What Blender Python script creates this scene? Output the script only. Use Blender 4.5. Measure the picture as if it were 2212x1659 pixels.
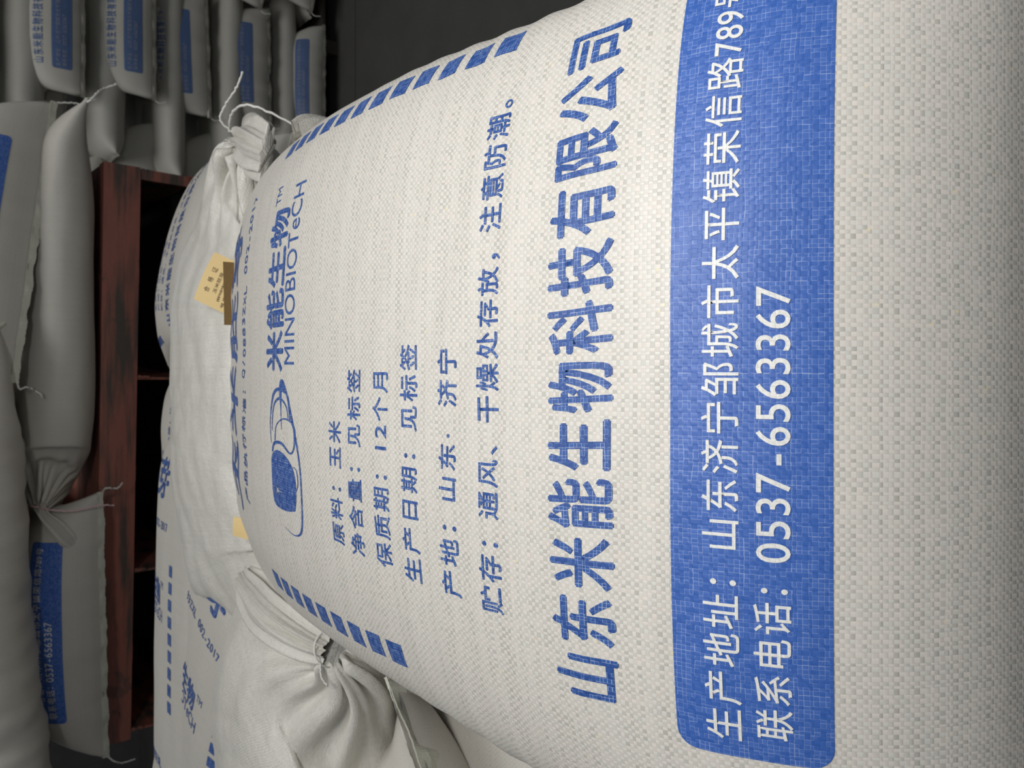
import bpy, bmesh, math, random
import numpy as np
from mathutils import Vector, noise as mnoise

C = bpy.context.scene.collection
for o in list(bpy.data.objects):
    bpy.data.objects.remove(o, do_unlink=True)
R = math.radians

# ------------------------------------------------------------------ camera
CAMZ = 2.10
PITCH = 40.0
cam_d = bpy.data.cameras.new('camera')
cam_d.sensor_fit = 'HORIZONTAL'
cam_d.sensor_width = 36.0
cam_d.lens = 36.0 * 1600.0 / 2212.0
cam_d.clip_start = 0.02
cam_d.clip_end = 60
cam = bpy.data.objects.new('camera', cam_d)
C.objects.link(cam)
th = R(PITCH)
# the phone was held upright, the picture is stored on its side: screen right = down
from mathutils import Matrix
fwd = Vector((0, math.cos(th), -math.sin(th)))
dwn = Vector((0, -math.sin(th), -math.cos(th)))
rgt = Vector((1, 0, 0))
M = Matrix.Identity(4)
for r in range(3):
    M[r][0] = dwn[r]; M[r][1] = rgt[r]; M[r][2] = -fwd[r]
M[2][3] = CAMZ
cam.matrix_world = M
bpy.context.scene.camera = cam
cam_d.dof.use_dof = True
cam_d.dof.focus_distance = 0.50
cam_d.dof.aperture_fstop = 16.0

# ------------------------------------------------------------------ world, lamps, exposure
sc = bpy.context.scene
sc.view_settings.view_transform = 'Standard'
sc.view_settings.look = 'None'
sc.view_settings.gamma = 1.0
sc.view_settings.use_curve_mapping = False
sc.view_settings.exposure = 0.0
w = bpy.data.worlds.new('world'); sc.world = w
w.use_nodes = True
w.node_tree.nodes['Background'].inputs[0].default_value = (0.92, 0.96, 1.0, 1)
w.node_tree.nodes['Background'].inputs[1].default_value = 0.10

def lamp(name, loc, rot, sx, sy, power, col=(1, 0.985, 0.95)):
    l = bpy.data.lights.new(name, 'AREA'); l.shape = 'RECTANGLE'
    l.size = sx; l.size_y = sy; l.energy = power; l.color = col
    o = bpy.data.objects.new(name, l); C.objects.link(o)
    o.location = loc; o.rotation_euler = rot
    return o
lamp('added_near_light', (0.30, 0.10, 2.70), (0, 0, 0), 0.35, 0.35, 9.8, (1, 0.985, 0.96))  # added unseen light close above the camera, makes the front bag's falloff
lamp('ceiling_lamp', (0.6, 2.3, 5.8), (R(12), 0, 0), 3.0, 3.0, 80, (1, 0.99, 0.965))

# ------------------------------------------------------------------ node helpers
class NT:
    def __init__(self, name):
        m = bpy.data.materials.new(name); m.use_nodes = True
        self.m = m; self.t = m.node_tree; self.b = self.t.nodes['Principled BSDF']
    def n(self, typ, **k):
        x = self.t.nodes.new(typ)
        for a, v in k.items(): setattr(x, a, v)
        return x
    def l(self, a, b): self.t.links.new(a, b)
    def math(self, op, a, b=None, c=None):
        x = self.n('ShaderNodeMath', operation=op)
        for i, v in enumerate((a, b, c)):
            if v is None: continue
            if isinstance(v, (int, float)): x.inputs[i].default_value = v
            else: self.l(v, x.inputs[i])
        return x.outputs[0]
    def mix(self, f, a, b):
        x = self.n('ShaderNodeMix', data_type='RGBA')
        for s, v in ((x.inputs[0], f), (x.inputs[6], a), (x.inputs[7], b)):
            if isinstance(v, (int, float)): s.default_value = v
            elif isinstance(v, tuple): s.default_value = (*v, 1)
            else: self.l(v, s)
        return x.outputs[2]
    def noise(self, vec, scale, detail=2, rough=0.5):
        x = self.n('ShaderNodeTexNoise'); x.inputs['Scale'].default_value = scale
        x.inputs['Detail'].default_value = detail; x.inputs['Roughness'].default_value = rough
        if vec is not None: self.l(vec, x.inputs['Vector'])
        return x.outputs[0]
    def comb(self, a, b, c=0.0):
        x = self.n('ShaderNodeCombineXYZ')
        for i, v in enumerate((a, b, c)):
            if isinstance(v, (int, float)): x.inputs[i].default_value = v
            else: self.l(v, x.inputs[i])
        return x.outputs[0]

CU, CV = 0.00247, 0.00270

def weave_core(t):
    """woven tape coordinates from the cloth's own metric UV map"""
    uv = t.n('ShaderNodeUVMap', uv_map='cloth').outputs[0]
    sp = t.n('ShaderNodeSeparateXYZ'); t.l(uv, sp.inputs[0])
    u = t.math('MULTIPLY', sp.outputs[0], 1.0 / CU)
    v = t.math('MULTIPLY', sp.outputs[1], 1.0 / CV)
    n1 = t.noise(t.comb(u, 0.37), 0.9, 0)
    n2 = t.noise(t.comb(v, 7.9), 0.9, 0)
    wob = t.noise(uv, 30, 1)
    u = t.math('ADD', u, t.math('MULTIPLY', n1, 1.0))
    v = t.math('ADD', v, t.math('ADD', t.math('MULTIPLY', n2, 1.0), t.math('MULTIPLY', wob, 0.8)))
    cu = t.math('FLOOR', u); cv = t.math('FLOOR', v)
    fu = t.math('FRACT', u); fv = t.math('FRACT', v)
    par = t.math('MODULO', t.math('ABSOLUTE', t.math('ADD', cu, cv)), 2.0)
    wn = t.n('ShaderNodeTexWhiteNoise', noise_dimensions='2D'); t.l(t.comb(cu, cv), wn.inputs[0])
    wcol = t.n('ShaderNodeTexWhiteNoise', noise_dimensions='1D'); t.l(cv, wcol.inputs[1])
    eu = t.math('ABSOLUTE', t.math('SUBTRACT', fu, 0.5))
    ev = t.math('ABSOLUTE', t.math('SUBTRACT', fv, 0.5))
    edge = t.math('GREATER_THAN', t.math('MAXIMUM', eu, ev), 0.455)
    # height: tapes arch over and under
    hu = t.math('SUBTRACT', 1.0, t.math('MULTIPLY', t.math('MULTIPLY', eu, eu), 4.0))
    hv = t.math('SUBTRACT', 1.0, t.math('MULTIPLY', t.math('MULTIPLY', ev, ev), 4.0))
    hp = t.math('MULTIPLY', par, hv); hq = t.math('MULTIPLY', t.math('SUBTRACT', 1.0, par), hu)
    h = t.math('ADD', hp, hq)
    tilt = t.math('MULTIPLY', t.math('SUBTRACT', wn.outputs[0], 0.5), t.math('SUBTRACT', fv, 0.5))
    h = t.math('ADD', h, t.math('MULTIPLY', tilt, 1.3))
    return uv, par, wn, wcol.outputs[0], edge, h, fu, fv

def bag_material(name, light, dark, weave=1.0, rough=0.42, dirt=0.0, bump=0.00009, crumple=0.0, coat=0.0):
    t = NT(name)
    uv, par, wn, wr_, edge, h, fu, fv = weave_core(t)
    tone = t.noise(uv, 9, 3)
    k = t.math('MULTIPLY', par, t.math('MULTIPLY', t.math('ADD', t.math('MULTIPLY', wr_, 0.50), 0.32), weave))
    k = t.math('MULTIPLY', k, t.math('ADD', 0.55, t.math('MULTIPLY', wn.outputs[0], 0.9)))
    base = t.mix(k, light, dark)
    tint = t.mix(wn.outputs[0], (1.03, 0.985, 0.965), (0.965, 1.0, 0.985))
    mm = t.n('ShaderNodeMix', data_type='RGBA', blend_type='MULTIPLY'); mm.inputs[0].default_value = 0.8 * weave
    t.l(base, mm.inputs[6]); t.l(tint, mm.inputs[7]); col = mm.outputs[2]
    # broad streaks of tape batches
    st = t.n('ShaderNodeTexNoise'); st.inputs['Scale'].default_value = 1.0; st.inputs['Detail'].default_value = 3
    sp = t.n('ShaderNodeSeparateXYZ'); t.l(uv, sp.inputs[0])
    t.l(t.comb(t.math('MULTIPLY', sp.outputs[0], 3.0), t.math('MULTIPLY', sp.outputs[1], 60.0)), st.inputs['Vector'])
    col = t.mix(t.math('MULTIPLY', st.outputs[0], 0.14), col, tuple(c * 0.72 for c in light))
    if dirt > 0:
        dn = t.noise(uv, 6, 6, 0.62)
        col = t.mix(t.math('MULTIPLY', t.math('SUBTRACT', dn, 0.35), dirt), col, (0.33, 0.31, 0.26))
    edn = t.math('MULTIPLY', edge, t.math('MULTIPLY', t.math('GREATER_THAN', wn.outputs[0], 0.55), 0.16 * weave))
    col = t.mix(edn, col, (0.34, 0.32, 0.28))
    # scattered bits of meal dust
    vo = t.n('ShaderNodeTexVoronoi', feature='F1'); vo.inputs['Scale'].default_value = 95
    t.l(uv, vo.inputs['Vector'])
    spk = t.math('MULTIPLY', t.math('LESS_THAN', vo.outputs['Distance'], 0.085),
                 t.math('GREATER_THAN', t.noise(vo.outputs['Color'], 30, 0), 0.6))
    col = t.mix(t.math('MULTIPLY', spk, 0.75), col, (0.80, 0.70, 0.40))
    t.l(col, t.b.inputs['Base Color'])
    t.b.inputs['Roughness'].default_value = rough
    t.b.inputs['Specular IOR Level'].default_value = 0.42
    t.b.inputs['Coat Weight'].default_value = coat
    t.b.inputs['Coat Roughness'].default_value = 0.28
    bp = t.n('ShaderNodeBump'); bp.inputs['Strength'].default_value = 1.0; bp.inputs['Distance'].default_value = bump
    t.l(h, bp.inputs['Height'])
    if crumple > 0:
        b2 = t.n('ShaderNodeBump'); b2.inputs['Strength'].default_value = 1.0; b2.inputs['Distance'].default_value = crumple
        cn = t.noise(uv, 22, 5, 0.6)
        t.l(cn, b2.inputs['Height']); t.l(bp.outputs[0], b2.inputs['Normal']); t.l(b2.outputs[0], t.b.inputs['Normal'])
    else:
        t.l(bp.outputs[0], t.b.inputs['Normal'])
    return t.m

def print_material(name, ink, ink2, gap, gapamt=0.8, rough=0.5):
    t = NT(name)
    uv, par, wn, wr_, edge, h, fu, fv = weave_core(t)
    blot = t.noise(uv, 420, 3, 0.7)
    k = t.math('ADD', t.math('MULTIPLY', wn.outputs[0], 0.55), t.math('MULTIPLY', blot, 0.5))
    col = t.mix(k, ink, ink2)
    # bare tape shows at some crossings where the roller missed the dip
    miss = t.math('MULTIPLY', t.math('MULTIPLY', edge, t.math('GREATER_THAN', t.math('ADD', wn.outputs[0], t.math('MULTIPLY', blot, 0.5)), 0.72)), gapamt)
    pin = t.math('GREATER_THAN', blot, 0.70)
    col = t.mix(t.math('MAXIMUM', miss, t.math('MULTIPLY', pin, 0.55)), col, gap)
    t.l(col, t.b.inputs['Base Color'])
    t.b.inputs['Roughness'].default_value = rough
    bp = t.n('ShaderNodeBump'); bp.inputs['Strength'].default_value = 1.0; bp.inputs['Distance'].default_value = 0.00010
    t.l(h, bp.inputs['Height']); t.l(bp.outputs[0], t.b.inputs['Normal'])
    return t.m

def plain_material(name, col, rough=0.6, metal=0.0, bump=0.0, scale=200, var=None):
    t = NT(name)
    tc = t.n('ShaderNodeTexCoord').outputs['Object']
    if var:
        t.l(t.mix(t.noise(tc, scale, 4), col, var), t.b.inputs['Base Color'])
    else:
        t.b.inputs['Base Color'].default_value = (*col, 1)
    t.b.inputs['Roughness'].default_value = rough; t.b.inputs['Metallic'].default_value = metal
    if bump:
        bp = t.n('ShaderNodeBump'); bp.inputs['Distance'].default_value = bump
        t.l(t.noise(tc, scale, 4), bp.inputs['Height']); t.l(bp.outputs[0], t.b.inputs['Normal'])
    return t.m

WHITE = (0.70, 0.680, 0.640); GREYW = (0.49, 0.467, 0.43)
mat_front = bag_material('woven_white', WHITE, GREYW, 1.0)
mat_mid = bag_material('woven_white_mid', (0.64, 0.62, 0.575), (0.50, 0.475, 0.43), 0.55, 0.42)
mat_gloss = bag_material('woven_crumpled', (0.80, 0.785, 0.73), (0.60, 0.58, 0.53), 0.6, 0.33, 0.0, 0.00018, 0.0034, 0.25)
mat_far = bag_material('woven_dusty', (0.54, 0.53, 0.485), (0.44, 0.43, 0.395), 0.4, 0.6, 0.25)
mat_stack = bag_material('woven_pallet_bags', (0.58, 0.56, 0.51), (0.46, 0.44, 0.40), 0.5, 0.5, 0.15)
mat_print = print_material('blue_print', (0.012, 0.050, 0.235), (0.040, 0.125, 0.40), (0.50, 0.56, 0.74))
mat_box = print_material('blue_panel_print', (0.018, 0.088, 0.37), (0.070, 0.165, 0.52), (0.42, 0.50, 0.74), 0.6)
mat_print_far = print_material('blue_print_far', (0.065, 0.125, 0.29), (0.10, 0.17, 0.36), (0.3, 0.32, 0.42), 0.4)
mat_reverse = print_material('white_lettering', (0.74, 0.74, 0.72), (0.80, 0.80, 0.77), (0.5, 0.55, 0.70), 0.5)
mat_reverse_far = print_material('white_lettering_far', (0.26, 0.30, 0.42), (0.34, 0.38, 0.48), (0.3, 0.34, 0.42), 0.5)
mat_hem = plain_material('hem_cloth', (0.66, 0.66, 0.58), 0.5, 0, 0.0006, 300, (0.52, 0.53, 0.45))
mat_string = plain_material('cotton_string', (0.75, 0.74, 0.70), 0.8, 0, 0.0004, 900)
mat_pink = plain_material('pink_string', (0.72, 0.52, 0.52), 0.8, 0, 0.0004, 900)

# ------------------------------------------------------------------ object helpers
def mesh_obj(name, verts, faces, mat, parent=None, uvs=None, smooth=True, mats=None):
    me = bpy.data.meshes.new(name)
    me.from_pydata([tuple(v) for v in verts], [], [tuple(f) for f in faces])
    if uvs is not None:
        l = me.uv_layers.new(name='cloth')
        idx = np.empty(len(me.loops), dtype=np.int32); me.loops.foreach_get('vertex_index', idx)
        l.data.foreach_set('uv', np.asarray(uvs, dtype=np.float32)[idx].ravel())
    if smooth: me.polygons.foreach_set('use_smooth', [True] * len(me.polygons))
    me.materials.append(mat)
    me.update()
    o = bpy.data.objects.new(name, me); C.objects.link(o)
    if parent: o.parent = parent
    return o

def empty(name, loc=(0, 0, 0), rz=0.0):
    o = bpy.data.objects.new(name, None); C.objects.link(o)
    o.location = loc; o.rotation_euler = (0, 0, rz); o.empty_display_size = 0.05
    return o

def tag(o, label, cat, group=None):
    o['label'] = label; o['category'] = cat
    if group: o['group'] = group
    return o

def tube(path, r, name, mat, parent=None, sides=6, rfun=None):
    P = [Vector(p) for p in path]; V = []; F = []
    for i, p in enumerate(P):
        t = (P[min(i + 1, len(P) - 1)] - P[max(i - 1, 0)]).normalized()
        a = t.cross(Vector((0.31, 0.2, 0.93))).normalized(); b = t.cross(a)
        rr = r * (rfun(i / (len(P) - 1)) if rfun else 1)
        for k in range(sides):
            q = 2 * math.pi * k / sides
            V.append(p + (a * math.cos(q) + b * math.sin(q)) * rr)
    for i in range(len(P) - 1):
        for k in range(sides):
            F.append((i * sides + k, i * sides + (k + 1) % sides, (i + 1) * sides + (k + 1) % sides, (i + 1) * sides + k))
    F.append(tuple(range(sides))[::-1]); n0 = (len(P) - 1) * sides; F.append(tuple(n0 + k for k in range(sides)))
    return mesh_obj(name, V, F, mat, parent)

def smooth_path(pts, n=8):
    pts = [Vector(p) for p in pts]; out = []
    for i in range(len(pts) - 1):
        p0 = pts[max(i - 1, 0)]; p1 = pts[i]; p2 = pts[i + 1]; p3 = pts[min(i + 2, len(pts) - 1)]
        for k in range(n):
            t = k / n
            out.append(0.5 * ((2 * p1) + (p2 - p0) * t + (2 * p0 - 5 * p1 + 4 * p2 - p3) * t * t + (3 * p1 - p0 - 3 * p2 + p3) * t ** 3))
    out.append(pts[-1]); return out

def string(parent, pts, r=0.0014, mat=None, name='string'):
    """a twisted cord: slight kinks along a smooth path"""
    P = smooth_path(pts, 8)
    P = [p + Vector((math.sin(i * 1.9), math.cos(i * 2.3), math.sin(i * 2.7))) * r * 0.35 for i, p in enumerate(P)]
    return tube(P, r, name, mat or mat_string, parent, 6, lambda t: 1.0 + 0.12 * math.sin(t * 60))

# ------------------------------------------------------------------ cloth bags
def interp_rows(x, xs, ys):
    """smooth (monotone cubic-ish) interpolation of columns ys at x"""
    xs = np.asarray(xs, float); ys = np.asarray(ys, float)
    if ys.ndim == 1: ys = ys[:, None]
    d = np.diff(ys, axis=0) / np.diff(xs)[:, None]
    m = np.zeros_like(ys); m[0] = d[0]; m[-1] = d[-1]
    for i in range(1, len(xs) - 1):
        a, b = d[i - 1], d[i]
        m[i] = np.where(a * b > 0, 2 * a * b / (a + b + 1e-12 * np.sign(a + b)), 0.0)
    i = np.clip(np.searchsorted(xs, x) - 1, 0, len(xs) - 2)
    hgt = (xs[i + 1] - xs[i]); t = ((x - xs[i]) / hgt)[:, None]; hgt = hgt[:, None]
    return ((2 * t**3 - 3 * t**2 + 1) * ys[i] + (t**3 - 2 * t**2 + t) * hgt * m[i] + (-2 * t**3 + 3 * t**2) * ys[i + 1] + (t**3 - t**2) * hgt * m[i + 1])

def sup(theta, a, b, n):
    c = np.cos(theta); s = np.sin(theta)
    return a * np.sign(c) * np.abs(c) ** (2 / n), b * np.sign(s) * np.abs(s) ** (2 / n)

_TH = np.linspace(-np.pi / 2, 3 * np.pi / 2, 361)
def solve_a(b, n, P):
    lo, hi = 0.001, P / 4
    for _ in range(22):
        a = (lo + hi) / 2
        x, y = sup(_TH, a, b, n); L = np.hypot(np.diff(x), np.diff(y)).sum()
        if L > P: hi = a
        else: lo = a
    return a

class Sheet:
    """a woven bag skin: rows along the bag (s), columns round it (u); both in metres of cloth"""
    def __init__(self, s, cen, side, up, a, b, n, P, M=96, pleat=None, wr=None, roll=0.0):
        s = np.asarray(s); N = len(s)
        us = np.linspace(-P / 2, P / 2, M + 1)
        G = np.zeros((N, M + 1, 3))
        for i in range(N):
            # u runs left (-) to right (+) over the top; start at the bottom centre
            x, y = sup(-_TH + np.pi, a[i], b[i], n[i])
            L = np.concatenate([[0], np.cumsum(np.hypot(np.diff(x), np.diff(y)))])
            q = (us + P / 2 + roll) / P % 1.0 * L[-1]
            q[-1] = q[0] if roll else L[-1]
            xi = np.interp(q, L, x); yi = np.interp(q, L, y)
            if pleat is not None and pleat[i] > 0:
                ph = us / P * 2 * np.pi
                k = 1 + pleat[i] * (np.sin(ph * 9 + 0.7) * 0.6 + np.sin(ph * 14 + 2.0) * 0.4)
                xi = xi * k; yi = yi * k
            G[i] = cen[i] + np.outer(xi, side[i]) + np.outer(yi, up[i])
        self.s = s; self.us = us; self.P = P; self.G = G; self.M = M; self.shift = None
        self.normals()
        if wr is not None:
            D = wr(us[None, :] + 0 * s[:, None], s[:, None] + 0 * us[None, :])
            D[:, -1] = D[:, 0]
            self.G = G + self.Nm * D[..., None]
            self.normals()
    def normals(self):
        G = self.G
        du = np.gradient(G, axis=1); ds = np.gradient(G, axis=0)
        dd = G[:, 1] - G[:, -2]; du[:, 0] = dd; du[:, -1] = dd
        Nn = np.cross(du, ds); L = np.linalg.norm(Nn, axis=2, keepdims=True); L[L < 1e-12] = 1
        self.Nm = Nn / L
    def at(self, u, s, off=0.0):
        u = np.asarray(u, float); s = np.asarray(s, float)
        if self.shift is not None: u = u + np.interp(s, self.shift[0], self.shift[1])
        fi = np.interp(s, self.s, np.arange(len(self.s))); fj = (u + self.P / 2) / self.P * self.M
        i = np.clip(fi.astype(int), 0, len(self.s) - 2); j = np.clip(fj.astype(int), 0, self.M - 1)
        a = (fi - i)[:, None]; b = (fj - j)[:, None]
        def bl(A): return (A[i, j] * (1 - a) * (1 - b) + A[i + 1, j] * a * (1 - b) + A[i, j + 1] * (1 - a) * b + A[i + 1, j + 1] * a * b)
        return bl(self.G) + bl(self.Nm) * off
    def obj(self, name, mat, parent=None, caps=True, rng=None):
        G = self.G; N = len(self.s); M = self.M
        V = G.reshape(-1, 3)
        ids = np.arange(N * (M + 1)).reshape(N, M + 1)
        F = np.stack([ids[:-1, :-1], ids[:-1, 1:], ids[1:, 1:], ids[1:, :-1]], -1).reshape(-1, 4)
        uu, ss = np.meshgrid(self.us, self.s)
        F = F.tolist()
        if caps:
            F.append(ids[0, :-1][::-1].tolist()); F.append(ids[-1, :-1].tolist())
        o = mesh_obj(name, V, F, mat, parent, np.stack([uu.ravel(), ss.ravel()], -1))
        return o

def wrinkle(seed, amp, terms=((3, 8, 1.0), (9, 4, 0.6), (16, 22, 0.35), (34, 20, 0.2)), endamp=0.0, s0=0.0, s1=1.0, ridge=0.0):
    rs = np.random.RandomState(seed)
    tt = [(ku * rs.uniform(0.7, 1.3), ks * rs.uniform(0.7, 1.3) * rs.choice([-1, 1]), a, rs.uniform(0, 6.28), rs.uniform(0, 6.28)) for ku, ks, a in terms for _ in range(2)]
    ph = rs.uniform(0, 6.28, 8)
    def f(u, s):
        d = 0
        for ku, ks, a, p, q in tt:
            d = d + a * 0.5 * np.sin(ku * u * 2 + p + 1.2 * np.sin(ks * s * 0.6 + q)) * np.sin(ks * s + q + np.sin(ku * u + p))
        d = d * amp
        if endamp:
            e = np.exp(-(s - s0) / 0.07) + np.exp(-(s1 - s) / 0.07)
            d = d + endamp * e * (np.sin(u * 70 + ph[0]) * 0.6 + np.sin(u * 113 + ph[1]) * 0.4 + 0.5 * np.sin(u * 41 + ph[2]))
            e2 = np.exp(-((s - s0) / 0.16) ** 2)
        if ridge:
            r_ = np.abs(np.sin(u * 11 + 2.2 * np.sin(s * 9 + ph[3]) + ph[4])) + np.abs(np.sin(s * 17 + 2 * np.sin(u * 12 + ph[5]) + ph[6]))
            r2 = np.abs(np.sin(u * 27 - s * 19 + 2.5 * np.sin(s * 21 + ph[7])))
            d = d + ridge * (0.6 * r_ + 0.4 * r2 - 0.9)
        return d
    return f

def tb_bag(T, B, P, n=2.6, rows=60, M=96, a_over=None, xoff=None, wr=None, roll=0.0, s_list=None, drop=None):
    """bag from its top line T and bottom line B in the (y, z) plane, rows of (s, y, z)"""
    T = np.array(T, float); B = np.array(B, float)
    s = s_list if s_list is not None else np.linspace(T[0, 0], T[-1, 0], rows)
    t = interp_rows(s, T[:, 0], T[:, 1:]); bb = interp_rows(s, B[:, 0], B[:, 1:])
    cen = np.zeros((len(s), 3)); cen[:, 1:] = (t + bb) / 2
    if xoff is not None: cen[:, 0] = interp_rows(s, xoff[0], xoff[1])[:, 0]
    up = np.zeros((len(s), 3)); up[:, 1:] = t - bb
    b = np.linalg.norm(up, axis=1) / 2
    ok = b > 0.004
    for i in range(len(s)):
        if not ok[i]:
            j = np.argmin(np.where(ok, abs(np.arange(len(s)) - i), 9999)); up[i] = up[j]
    up = up / np.linalg.norm(up, axis=1, keepdims=True)
    b = np.maximum(b, 0.0015)
    side = np.tile(np.array([1.0, 0, 0]), (len(s), 1))
    nn = np.full(len(s), n)
    if a_over is not None:
        a = interp_rows(s, a_over[0], a_over[1])[:, 0]
    else:
        a = np.array([solve_a(x, n, P) for x in b])
    return Sheet(s, cen, side, up, a, b, nn, P, M, None, wr, roll)

def spine_bag(st, P, rows=70, M=96, n=2.4, wr=None, up_hint=(0, 0, 1)):
    """st rows: s, x, y, z, a, b, pleat"""
    st = np.array(st, float); s = np.linspace(st[0, 0], st[-1, 0], rows)
    v = interp_rows(s, st[:, 0], st[:, 1:])
    c = v[:, :3]; tg = np.gradient(c, axis=0); tg /= np.linalg.norm(tg, axis=1, keepdims=True) + 1e-9
    h = np.array(up_hint, float)
    side = np.cross(tg, h); side /= np.linalg.norm(side, axis=1, keepdims=True) + 1e-9
    up = np.cross(side, tg)
    return Sheet(s, c, side, up, np.maximum(v[:, 3], 0.002), np.maximum(v[:, 4], 0.002), np.full(rows, n), P, M, np.clip(v[:, 5], 0, 1), wr)

# ------------------------------------------------------------------ prints on the cloth
_TXT = {}
def text2d(txt, bold=0.0):
    key = (txt, bold)
    if key in _TXT: return _TXT[key]
    cu = bpy.data.curves.new('t', 'FONT'); cu.body = txt; cu.size = 1.0
    cu.fill_mode = 'FRONT'; cu.resolution_u = 4
    o = bpy.data.objects.new('t', cu); C.objects.link(o)
    bpy.context.view_layer.update()
    dg = bpy.context.evaluated_depsgraph_get()
    me = bpy.data.meshes.new_from_object(o.evaluated_get(dg))
    V = np.array([v.co[:2] for v in me.vertices]).reshape(-1, 2)
    F = [tuple(p.vertices) for p in me.polygons]
    bpy.data.objects.remove(o, do_unlink=True); bpy.data.curves.remove(cu); bpy.data.meshes.remove(me)
    _TXT[key] = (V, F); return V, F

def spaced(txt, cond=0.88, dig=0.55):
    """lettering set on a fixed pitch: full-width signs 1 em, latin signs dig em, each narrowed by cond"""
    VV = []; FF = []; x = 0.0; k = 0
    for ch in txt:
        wide = ord(ch) > 0x2E00 or ch == '·'; adv = 1.0 if wide else dig
        if ch != ' ':
            v, f = text2d('永' + ch) if ch in '：，。、·' else text2d(ch)
            v = v.copy()
            if ch in '：，。、·':
                ok = v[:, 0] > 0.985; ids = np.nonzero(ok)[0]; mp = {a: b for b, a in enumerate(ids)}
                f = [tuple(mp[i] for i in q) for q in f if all(i in mp for i in q)]; v = v[ids]; v[:, 0] -= 1.0
            if wide: v[:, 0] = 0.5 + (v[:, 0] - 0.5) * cond
            else:
                c = (v[:, 0].min() + v[:, 0].max()) / 2; wd = v[:, 0].max() - v[:, 0].min(); s_ = min(1.0, dig * 0.84 / max(wd, .01)) if dig < .6 else 1.2
                if dig >= .6: v[:, 1] = (v[:, 1] - 0.36) * 1.18 + 0.36
                v[:, 0] = (v[:, 0] - c) * s_ + adv / 2
            v[:, 0] += x; VV.append(v); FF += [tuple(i + k for i in q) for q in f]; k += len(v)
        x += adv
    return np.concatenate(VV), FF

def heavier(V, F, du, ds):
    """thicken lettering: shifted copies, returned with a layer number so they never lie in one plane"""
    if du <= 0: return V, F, np.zeros(len(V))
    VV = []; FF = []; K = []
    for i, (a, b) in enumerate(((0, 0), (1, 0), (-1, 0), (0, 1), (0, -1))):
        FF += [tuple(q + i * len(V) for q in f) for f in F]
        VV.append(V + np.array([a * du, b * ds])); K.append(np.full(len(V), i))
    return np.concatenate(VV), FF, np.concatenate(K)

def poly2d(loops):
    """fill closed outlines (even-odd) -> verts, faces"""
    cu = bpy.data.curves.new('p', 'CURVE'); cu.dimensions = '2D'; cu.fill_mode = 'BOTH'
    for lp in loops:
        sp = cu.splines.new('POLY'); sp.points.add(len(lp) - 1)
        for i, p in enumerate(lp): sp.points[i].co = (p[0], p[1], 0, 1)
        sp.use_cyclic_u = True
    o = bpy.data.objects.new('p', cu); C.objects.link(o); bpy.context.view_layer.update()
    dg = bpy.context.evaluated_depsgraph_get()
    me = bpy.data.meshes.new_from_object(o.evaluated_get(dg))
    V = np.array([v.co[:2] for v in me.vertices]).reshape(-1, 2); F = [tuple(p.vertices) for p in me.polygons]
    bpy.data.objects.remove(o, do_unlink=True); bpy.data.curves.remove(cu); bpy.data.meshes.remove(me)
    return V, F

def cut(V, F, step):
    """split a flat mesh along a grid so it can follow a curved surface"""
    bm = bmesh.new(); vs = [bm.verts.new((p[0], p[1], 0)) for p in V]
    for f in F:
        try: bm.faces.new([vs[i] for i in f])
        except ValueError: pass
    bmesh.ops.remove_doubles(bm, verts=bm.verts, dist=1e-6)
    mn = V.min(0); mx = V.max(0)
    for ax in (0, 1):
        k = math.ceil(mn[ax] / step)
        while k * step < mx[ax]:
            co = [0, 0, 0]; no = [0, 0, 0]; co[ax] = k * step; no[ax] = 1
            bmesh.ops.bisect_plane(bm, geom=bm.verts[:] + bm.edges[:] + bm.faces[:], plane_co=co, plane_no=no)
            k += 1
    bm.verts.index_update()
    V2 = np.array([v.co[:2] for v in bm.verts]); F2 = [tuple(v.index for v in f.verts) for f in bm.faces]
    bm.free(); return V2, F2

def decal(sheet, V, F, name, mat, parent, off, step=None, heavy=0.0):
    if step: V, F = cut(V, F, step)
    V, F, lay = heavier(V, F, heavy, heavy)
    W = sheet.at(V[:, 0], V[:, 1], (off + lay * 0.00002)[:, None])
    # keep faces pointing out of the cloth
    p = W[np.array([f[:3] for f in F])]
    nf = np.cross(p[:, 1] - p[:, 0], p[:, 2] - p[:, 0]); c = V[np.array([f[0] for f in F])]
    out = sheet.at(c[:, 0], c[:, 1], 0.01) - sheet.at(c[:, 0], c[:, 1], 0)
    flip = (nf * out).sum(1) < 0
    F = [f[::-1] if q else f for f, q in zip(F, flip)]
    return mesh_obj(name, W, F, mat, parent, V)

def fit(V, u0, u1, s0, s1, base=None):
    mn = V.min(0); mx = V.max(0)
    return np.stack([u0 + (V[:, 0] - mn[0]) / (mx[0] - mn[0]) * (u1 - u0), s0 + (V[:, 1] - mn[1]) / (mx[1] - mn[1]) * (s1 - s0)], -1)

def rrect(u0, u1, s0, s1, r, k=5):
    P = []
    for cx, cy, a0 in ((u1 - r, s1 - r, 0), (u0 + r, s1 - r, 90), (u0 + r, s0 + r, 180), (u1 - r, s0 + r, 270)):
        for i in range(k + 1):
            a = R(a0 + 90 * i / k); P.append((cx + r * math.cos(a), cy + r * math.sin(a)))
    return P

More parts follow.
